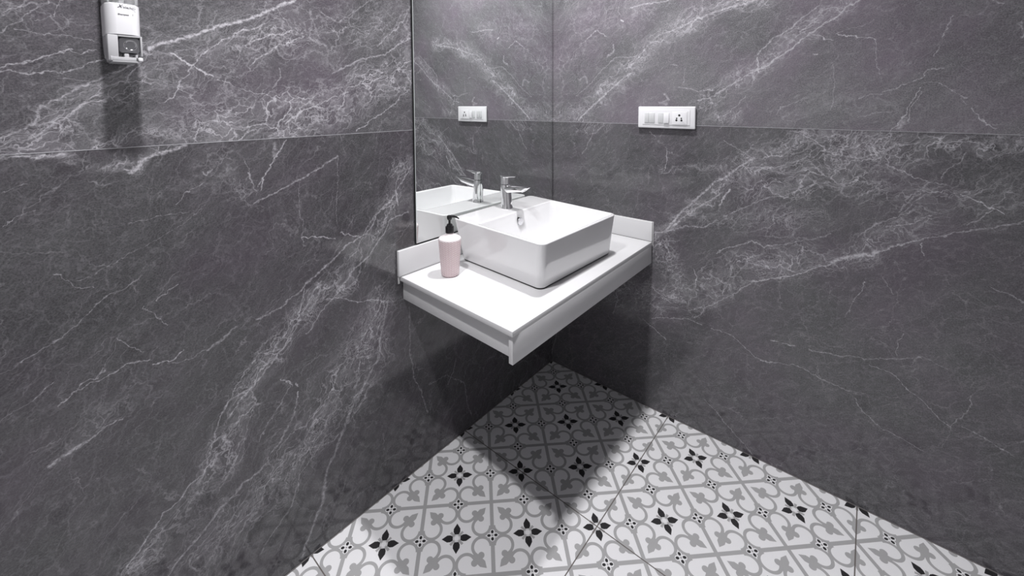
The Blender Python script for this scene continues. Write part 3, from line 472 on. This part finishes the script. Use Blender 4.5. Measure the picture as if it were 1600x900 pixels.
sp = [(0.000, .0790, .036, .031, .012), (0.016, .0795, .036, .029, .011), (0.030, .0810, .0355, .0260, .009), (0.055, .0842, .035, .0240, .007),
      (0.078, .0866, .0345, .0210, .006), (0.087, .0878, .034, .0195, .005), (0.092, .0900, .034, .0152, .0045), (0.103, .0942, .0335, .0070, .003), (0.1120, .0966, .032, .0028, .0013)]
loops = [sq(tx, ty + y, ZR + z, w_, h_, r_) for y, z, w_, h_, r_ in sp]
loft(bm, loops); link('spout', bm, M_CHROME, tap)
bm = bmesh.new(); lathe(bm, [(0, 0.0), (0.0085, 0.0), (0.0085, -0.006), (0.0070, -0.0065), (0, -0.005)], (tx, ty + 0.086, ZR + 0.0835), 'z', 28)
for v in bm.verts:
    d = v.co.y - (ty + 0.086); v.co.z += d * 0.55
link('aerator', bm, M_CHROME, tap)
bm = bmesh.new(); hy = ty - 0.0065
loft(bm, [ring(tx, hy, ZR + .0965, .0180, .0180), ring(tx, hy, ZR + .0978, .0196, .0196), ring(tx, hy, ZR + .112, .0194, .0194),
          ring(tx, hy, ZR + .1275, .0188, .0190), ring(tx, hy, ZR + .1300, .0170, .0172)])
link('cartridge_head', bm, M_CHROME, tap)
bm = bmesh.new()
lv = [(-0.0200, .1300, .020, .0030, .0014), (-0.012, .1285, .034, .0060, .0028), (0.004, .1270, .0385, .0090, .004), (0.018, .1275, .037, .0085, .0038),
      (0.032, .1298, .034, .0052, .0024), (0.052, .1318, .0305, .0036, .0017), (0.0620, .1326, .027, .0020, .0009)]
loft(bm, [sq(tx, hy + y, ZR + z, w_, h_, r_) for y, z, w_, h_, r_ in lv]); link('lever', bm, M_CHROME, tap)

# ------------------------------------------------------------------ pink soap bottle
bx, by = 0.7636, 0.1224
bot = thing('soap_bottle', 'pink woven-textured pump soap bottle standing on the counter left of the basin', 'bottle', (bx, by, CZ))
bm = bmesh.new()
lathe(bm, [(0, 0.0012), (0.0265, 0.0012), (0.0285, 0.0024), (0.0298, 0.006), (0.0308, 0.020), (0.0330, 0.050), (0.0352, 0.080), (0.0368, 0.105), (0.0375, 0.120), (0.0374, 0.1235),
           (0.0362, 0.1262), (0.0320, 0.1290), (0.0240, 0.1325), (0.0160, 0.1360), (0.0130, 0.1400), (0.0125, 0.1460), (0, 0.1460)], (bx, by, CZ), 'z', 64)
link('bottle_body', bm, M_PINK, bot)
bm = bmesh.new(); lathe(bm, [(0, 0), (0.0255, 0), (0.0275, 0.0006), (0.0280, 0.0016), (0, 0.0016)], (bx, by, CZ + 0.0002), 'z', 48)
link('base_ring', bm, plain('dark_pink_plastic', (0.22, 0.09, 0.11), 0.4), bot)
bm = bmesh.new()
lathe(bm, [(0, .1435), (0.0140, .1435), (0.0142, .1445), (0.0142, .1620), (0.0134, .1640), (0.0100, .1645), (0.0098, .1690), (0.0088, .1715), (0, .1715)], (bx, by, CZ), 'z', 40)
link('pump_collar', bm, M_BLACK, bot)
bm = bmesh.new(); lathe(bm, [(0, .1700), (0.0042, .1700), (0.0038, .1830), (0.0048, .1880), (0, .1880)], (bx, by, CZ), 'z', 24)
link('pump_stem', bm, M_BLACK, bot)
bm = bmesh.new()
lathe(bm, [(0, .1860), (0.0062, .1860), (0.0085, .1900), (0.0088, .1970), (0.0070, .2005), (0, .2020)], (bx, by, CZ), 'z', 28)
dv = Vector((-0.72, 0.42, 0)).normalized(); pv = Vector((-dv.y, dv.x, 0))
lp = []
for d, z, w_, h_ in ((-0.004, .1960, .014, .009), (0.008, .1970, .0125, .0085), (0.018, .1950, .010, .007), (0.026, .1910, .0085, .006), (0.0315, .1868, .007, .005)):
    c = Vector((bx, by, CZ + z)) + dv * d
    lp.append([tuple(c + pv * a + Vector((0, 0, b))) for a, b in rrect(w_, h_, h_ * 0.42, 4)])
loft(bm, lp); link('pump_nozzle', bm, M_BLACK, bot)

# ------------------------------------------------------------------ switch board on the right wall (width along y)
Y0, Y1_, SZ0, SZ1 = 0.4425, 0.6690, 1.1850, 1.2715
sb = thing('switch_board', 'white wall plate with four rocker switches and a socket, on the right marble wall', 'switch board', (0.0, 0.556, SZ0))
def plate(y0, y1, z0, z1, x0, x1, inset, r, n=6):
    bm = bmesh.new(); cy, cz, w_, h_ = (y0 + y1) / 2, (z0 + z1) / 2, y1 - y0, z1 - z0
    def L_(x, ins): return [(x, cy + a, cz + b) for a, b in rrect(w_ - 2 * ins, h_ - 2 * ins, max(r - ins * 0.3, 0.0008), n)]
    loft(bm, [L_(x0, 0), L_(lerp(x0, x1, 0.55), 0), L_(lerp(x0, x1, 0.85), inset * 0.25), L_(x1, inset)]); return bm
link('back_box', plate(Y0 + 0.004, Y1_ - 0.004, SZ0 + 0.004, SZ1 - 0.004, 0.0002, 0.004, 0.0005, 0.003), M_PLASTIC, sb)
link('cover_frame', plate(Y0, Y1_, SZ0, SZ1, 0.0040, 0.0125, 0.0035, 0.004), M_PLASTIC, sb)
W_ = Y1_ - Y0
def py(px): return Y0 + (px - 213) / (1212 - 213) * W_
def pz(q, px=700):                       # photo rows measured on the plate
    t0 = lerp(270, 303, (px - 215) / 1000); t1 = lerp(650, 718, (px - 215) / 1000)
    return lerp(SZ1, SZ0, (q - t0) / (t1 - t0))
link('inner_plate', plate(py(300), py(1130), SZ0 + 0.0135, SZ1 - 0.0135, 0.0125, 0.0140, 0.0008, 0.002), M_PLASTIC, sb)
rz0, rz1 = pz(572, 480), pz(395, 480)
for (a, b, tilt) in ((340, 421, 0), (425, 524, 0), (582, 680, 0), (686, 782, 1)):
    ya, yb = py(a) + 0.0003, py(b) - 0.0003
    za, zb = (rz0, rz1)
    xt, xb = (0.0162, 0.0162) if not tilt else (0.0162, 0.0192)
    bm = bmesh.new()
    P_ = lambda x, y, z: bm.verts.new((x, y, z))
    lo = [P_(0.0135, ya, za), P_(0.0135, yb, za), P_(0.0135, yb, zb), P_(0.0135, ya, zb)]
    hi = [P_(xb, ya, za), P_(xb, yb, za), P_(xt, yb, zb), P_(xt, ya, zb)]
    bm.faces.new(lo); bm.faces.new(hi)
    for i in range(4): bm.faces.new((lo[i], lo[(i + 1) % 4], hi[(i + 1) % 4], hi[i]))
    bmesh.ops.bevel(bm, geom=list(bm.edges), offset=0.0007, segments=2, profile=0.5, affect='EDGES')
    k = link('switch_rocker', bm, M_PLASTIC if tilt else M_ROCKER, sb)
    if tilt: k['label'] = 'bright white rocker tilted out at its lower edge'
link('socket_plate', plate(py(832), py(1085), rz0 - 0.006, rz1 + 0.006, 0.0138, 0.0158, 0.0008, 0.002), M_PLASTIC, sb)
for (a, q, r_) in ((955, 455, .0043), (912, 508, .0029), (990, 512, .0029), (908, 543, .0040), (992, 549, .0040)):
    bm = bmesh.new(); lathe(bm, [(0, 0), (r_, 0), (r_, -0.0015), (0, -0.0015)], (0.0160, py(a), pz(q, a)), 'x', 20)
    link('socket_hole', bm, M_HOLE, sb)

# ------------------------------------------------------------------ soap dispenser on the left wall
dx0, dx1, dz0, dz1, DD = 1.5125, 1.5645, 1.368, 1.585, 0.088
dc = (dx0 + dx1) / 2
dis = thing('soap_dispenser', 'white wall-mounted shampoo dispenser with a chrome push button, on the left marble wall', 'soap dispenser', (dc, 0.0, dz0))
def hsec(z, w0, w1, y0, y1, r):
    """horizontal section: flat at the wall, rounded at the front, widths at wall and front"""
    pts = []
    for a, b in rrect(1, 1, 0.30, 7):
        f = b + 0.5; ww = lerp(w0, w1, f); pts.append((dc + a * ww, lerp(y0, y1, f), z))
    return pts
link('back_plate', nbox(dx0 + 0.004, dx1 - 0.004, 0.0004, 0.006, dz0 + 0.012, dz1 - 0.01, bev=0.002), M_FROST, dis)
bm = bmesh.new()
loft(bm, [hsec(1.4212, .050, .0485, .0062, DD - .0075, 1), hsec(1.4225, .0525, .0505, .0062, DD - .0045, 1), hsec(1.440, .0525, .0505, .0062, DD - .0035, 1),
          hsec(1.470, .0530, .051, .0062, DD - .0035, 1), hsec(1.4795, .0525, .0505, .0062, DD - .0045, 1), hsec(1.4815, .049, .047, .0062, DD - .009, 1)])
link('reservoir', bm, M_PLASTIC, dis)
bm = bmesh.new()
loft(bm, [hsec(1.4818, .050, .048, .0062, DD - .007, 1), hsec(1.500, .0525, .0505, .0062, DD - .004, 1), hsec(1.560, .052, .050, .0062, DD - .006, 1), hsec(1.578, .050, .046, .0062, DD - .012, 1),
          hsec(1.584, .044, .040, .0062, DD - .022, 1)])
link('clear_cover', bm, M_CLEAR, dis)
bm = nbox(dc - .004, dc + .004, .03, .06, 1.4830, 1.560, bev=.002)
box(bm, dx0 + .006, dx0 + .010, .02, .07, 1.4830, 1.555, bev=.001); box(bm, dx1 - .010, dx1 - .006, .02, .07, 1.4830, 1.555, bev=.001)
# housing around the button: two cheeks, a brow and a floor, all frosted
bm2 = bmesh.new()
loft(bm2, [hsec(1.3860, .0490, .0470, .0062, DD - .030, 1), hsec(1.4040, .0510, .0490, .0062, DD - .026, 1), hsec(1.4208, .0515, .0495, .0062, DD - .026, 1)])
box(bm2, dx0 + .0010, dx0 + .0038, DD - .034, DD - .0040, 1.3820, 1.4206, bev=.0010)
box(bm2, dx1 - .0160, dx1 - .0012, DD - .034, DD - .0040, 1.3720, 1.4206, bev=.0015)
box(bm2, dx0 + .0038, dx1 - .0160, DD - .030, DD - .0050, 1.4178, 1.4206, bev=.0008)
link('lower_housing', bm2, M_FROST, dis)
link('inner_tube', bm, M_PLASTIC, dis)
bm = bmesh.new(); bcx, bcz = dc - .0062, 1.4020
L_ = lambda y, ins: [(bcx + a, y, bcz + b) for a, b in rrect(.0318 - 2 * ins, .0305 - 2 * ins, .0050, 6)]
loft(bm, [L_(DD - .030, 0), L_(DD - .0100, 0), L_(DD - .0075, .0012), L_(DD - .0072, .0035)])
pb = link('push_button', bm, plain('brushed_metal', (0.50, 0.50, 0.52), 0.18, 1.0), dis)
bm = bmesh.new(); lathe(bm, [(0, -.0030), (.0050, -.0028), (.0078, -.0008), (.0092, .0020), (.0104, .0020), (.0108, .0), (.0108, -.004), (0, -.004)], (bcx - .001, DD - .0062, bcz), 'y', 36)
link('knob', bm, M_CHROME, pb)
bm = bmesh.new()
box(bm, dx0 + .0090, dx1 - .0065, .0300, DD - .0020, 1.3690, 1.3715, bev=.0008)
box(bm, dx0 + .0090, dx0 + .0120, .0300, DD - .0020, 1.3715, 1.3840, bev=.0008)
box(bm, dx1 - .0070, dx1 - .0040, .0300, DD - .0020, 1.3715, 1.3800, bev=.0008)
box(bm, dc - .0050, dc + .0020, .0500, DD - .0060, 1.3715, 1.3862, bev=.0015)
box(bm, dx0 + .0090, dx1 - .0065, DD - .0045, DD - .0020, 1.3715, 1.3790, bev=.0008)
link('drip_tray', bm, M_FROST, dis)
bm = bmesh.new(); box(bm, dx0 + .0010, dx0 + .0080, DD - .030, DD - .0040, 1.3720, 1.3795, bev=.0015)
link('corner_lip', bm, M_PLASTIC, dis)
# lettering: reads left to right seen from the room, so +x of the text runs along -x of the world
def on_front(cx, cz, y): return lambda c: Vector((cx - c.x, y + c.z, cz + c.y))
YF = DD - .0032
link('logo', text_bm('X', 0.0092, on_front(dc + .0055, 1.4722, YF), shear=0.4), M_INK, dis, smooth=0)
link('brand_lettering', text_bm('VIKING', 0.0056, on_front(dc - .0085, 1.4715, YF)), M_INK, dis, smooth=0)
link('product_lettering', text_bm('Shampoo', 0.0042, on_front(dc + .0005, 1.4585, YF)), M_INK, dis, smooth=0)
link('number_lettering', text_bm('1', 0.0046, on_front(dc - .0130, 1.4590, YF)), M_INK, dis, smooth=0)

for o in list(S.objects):
    if '_o' in o.keys(): del o['_o']
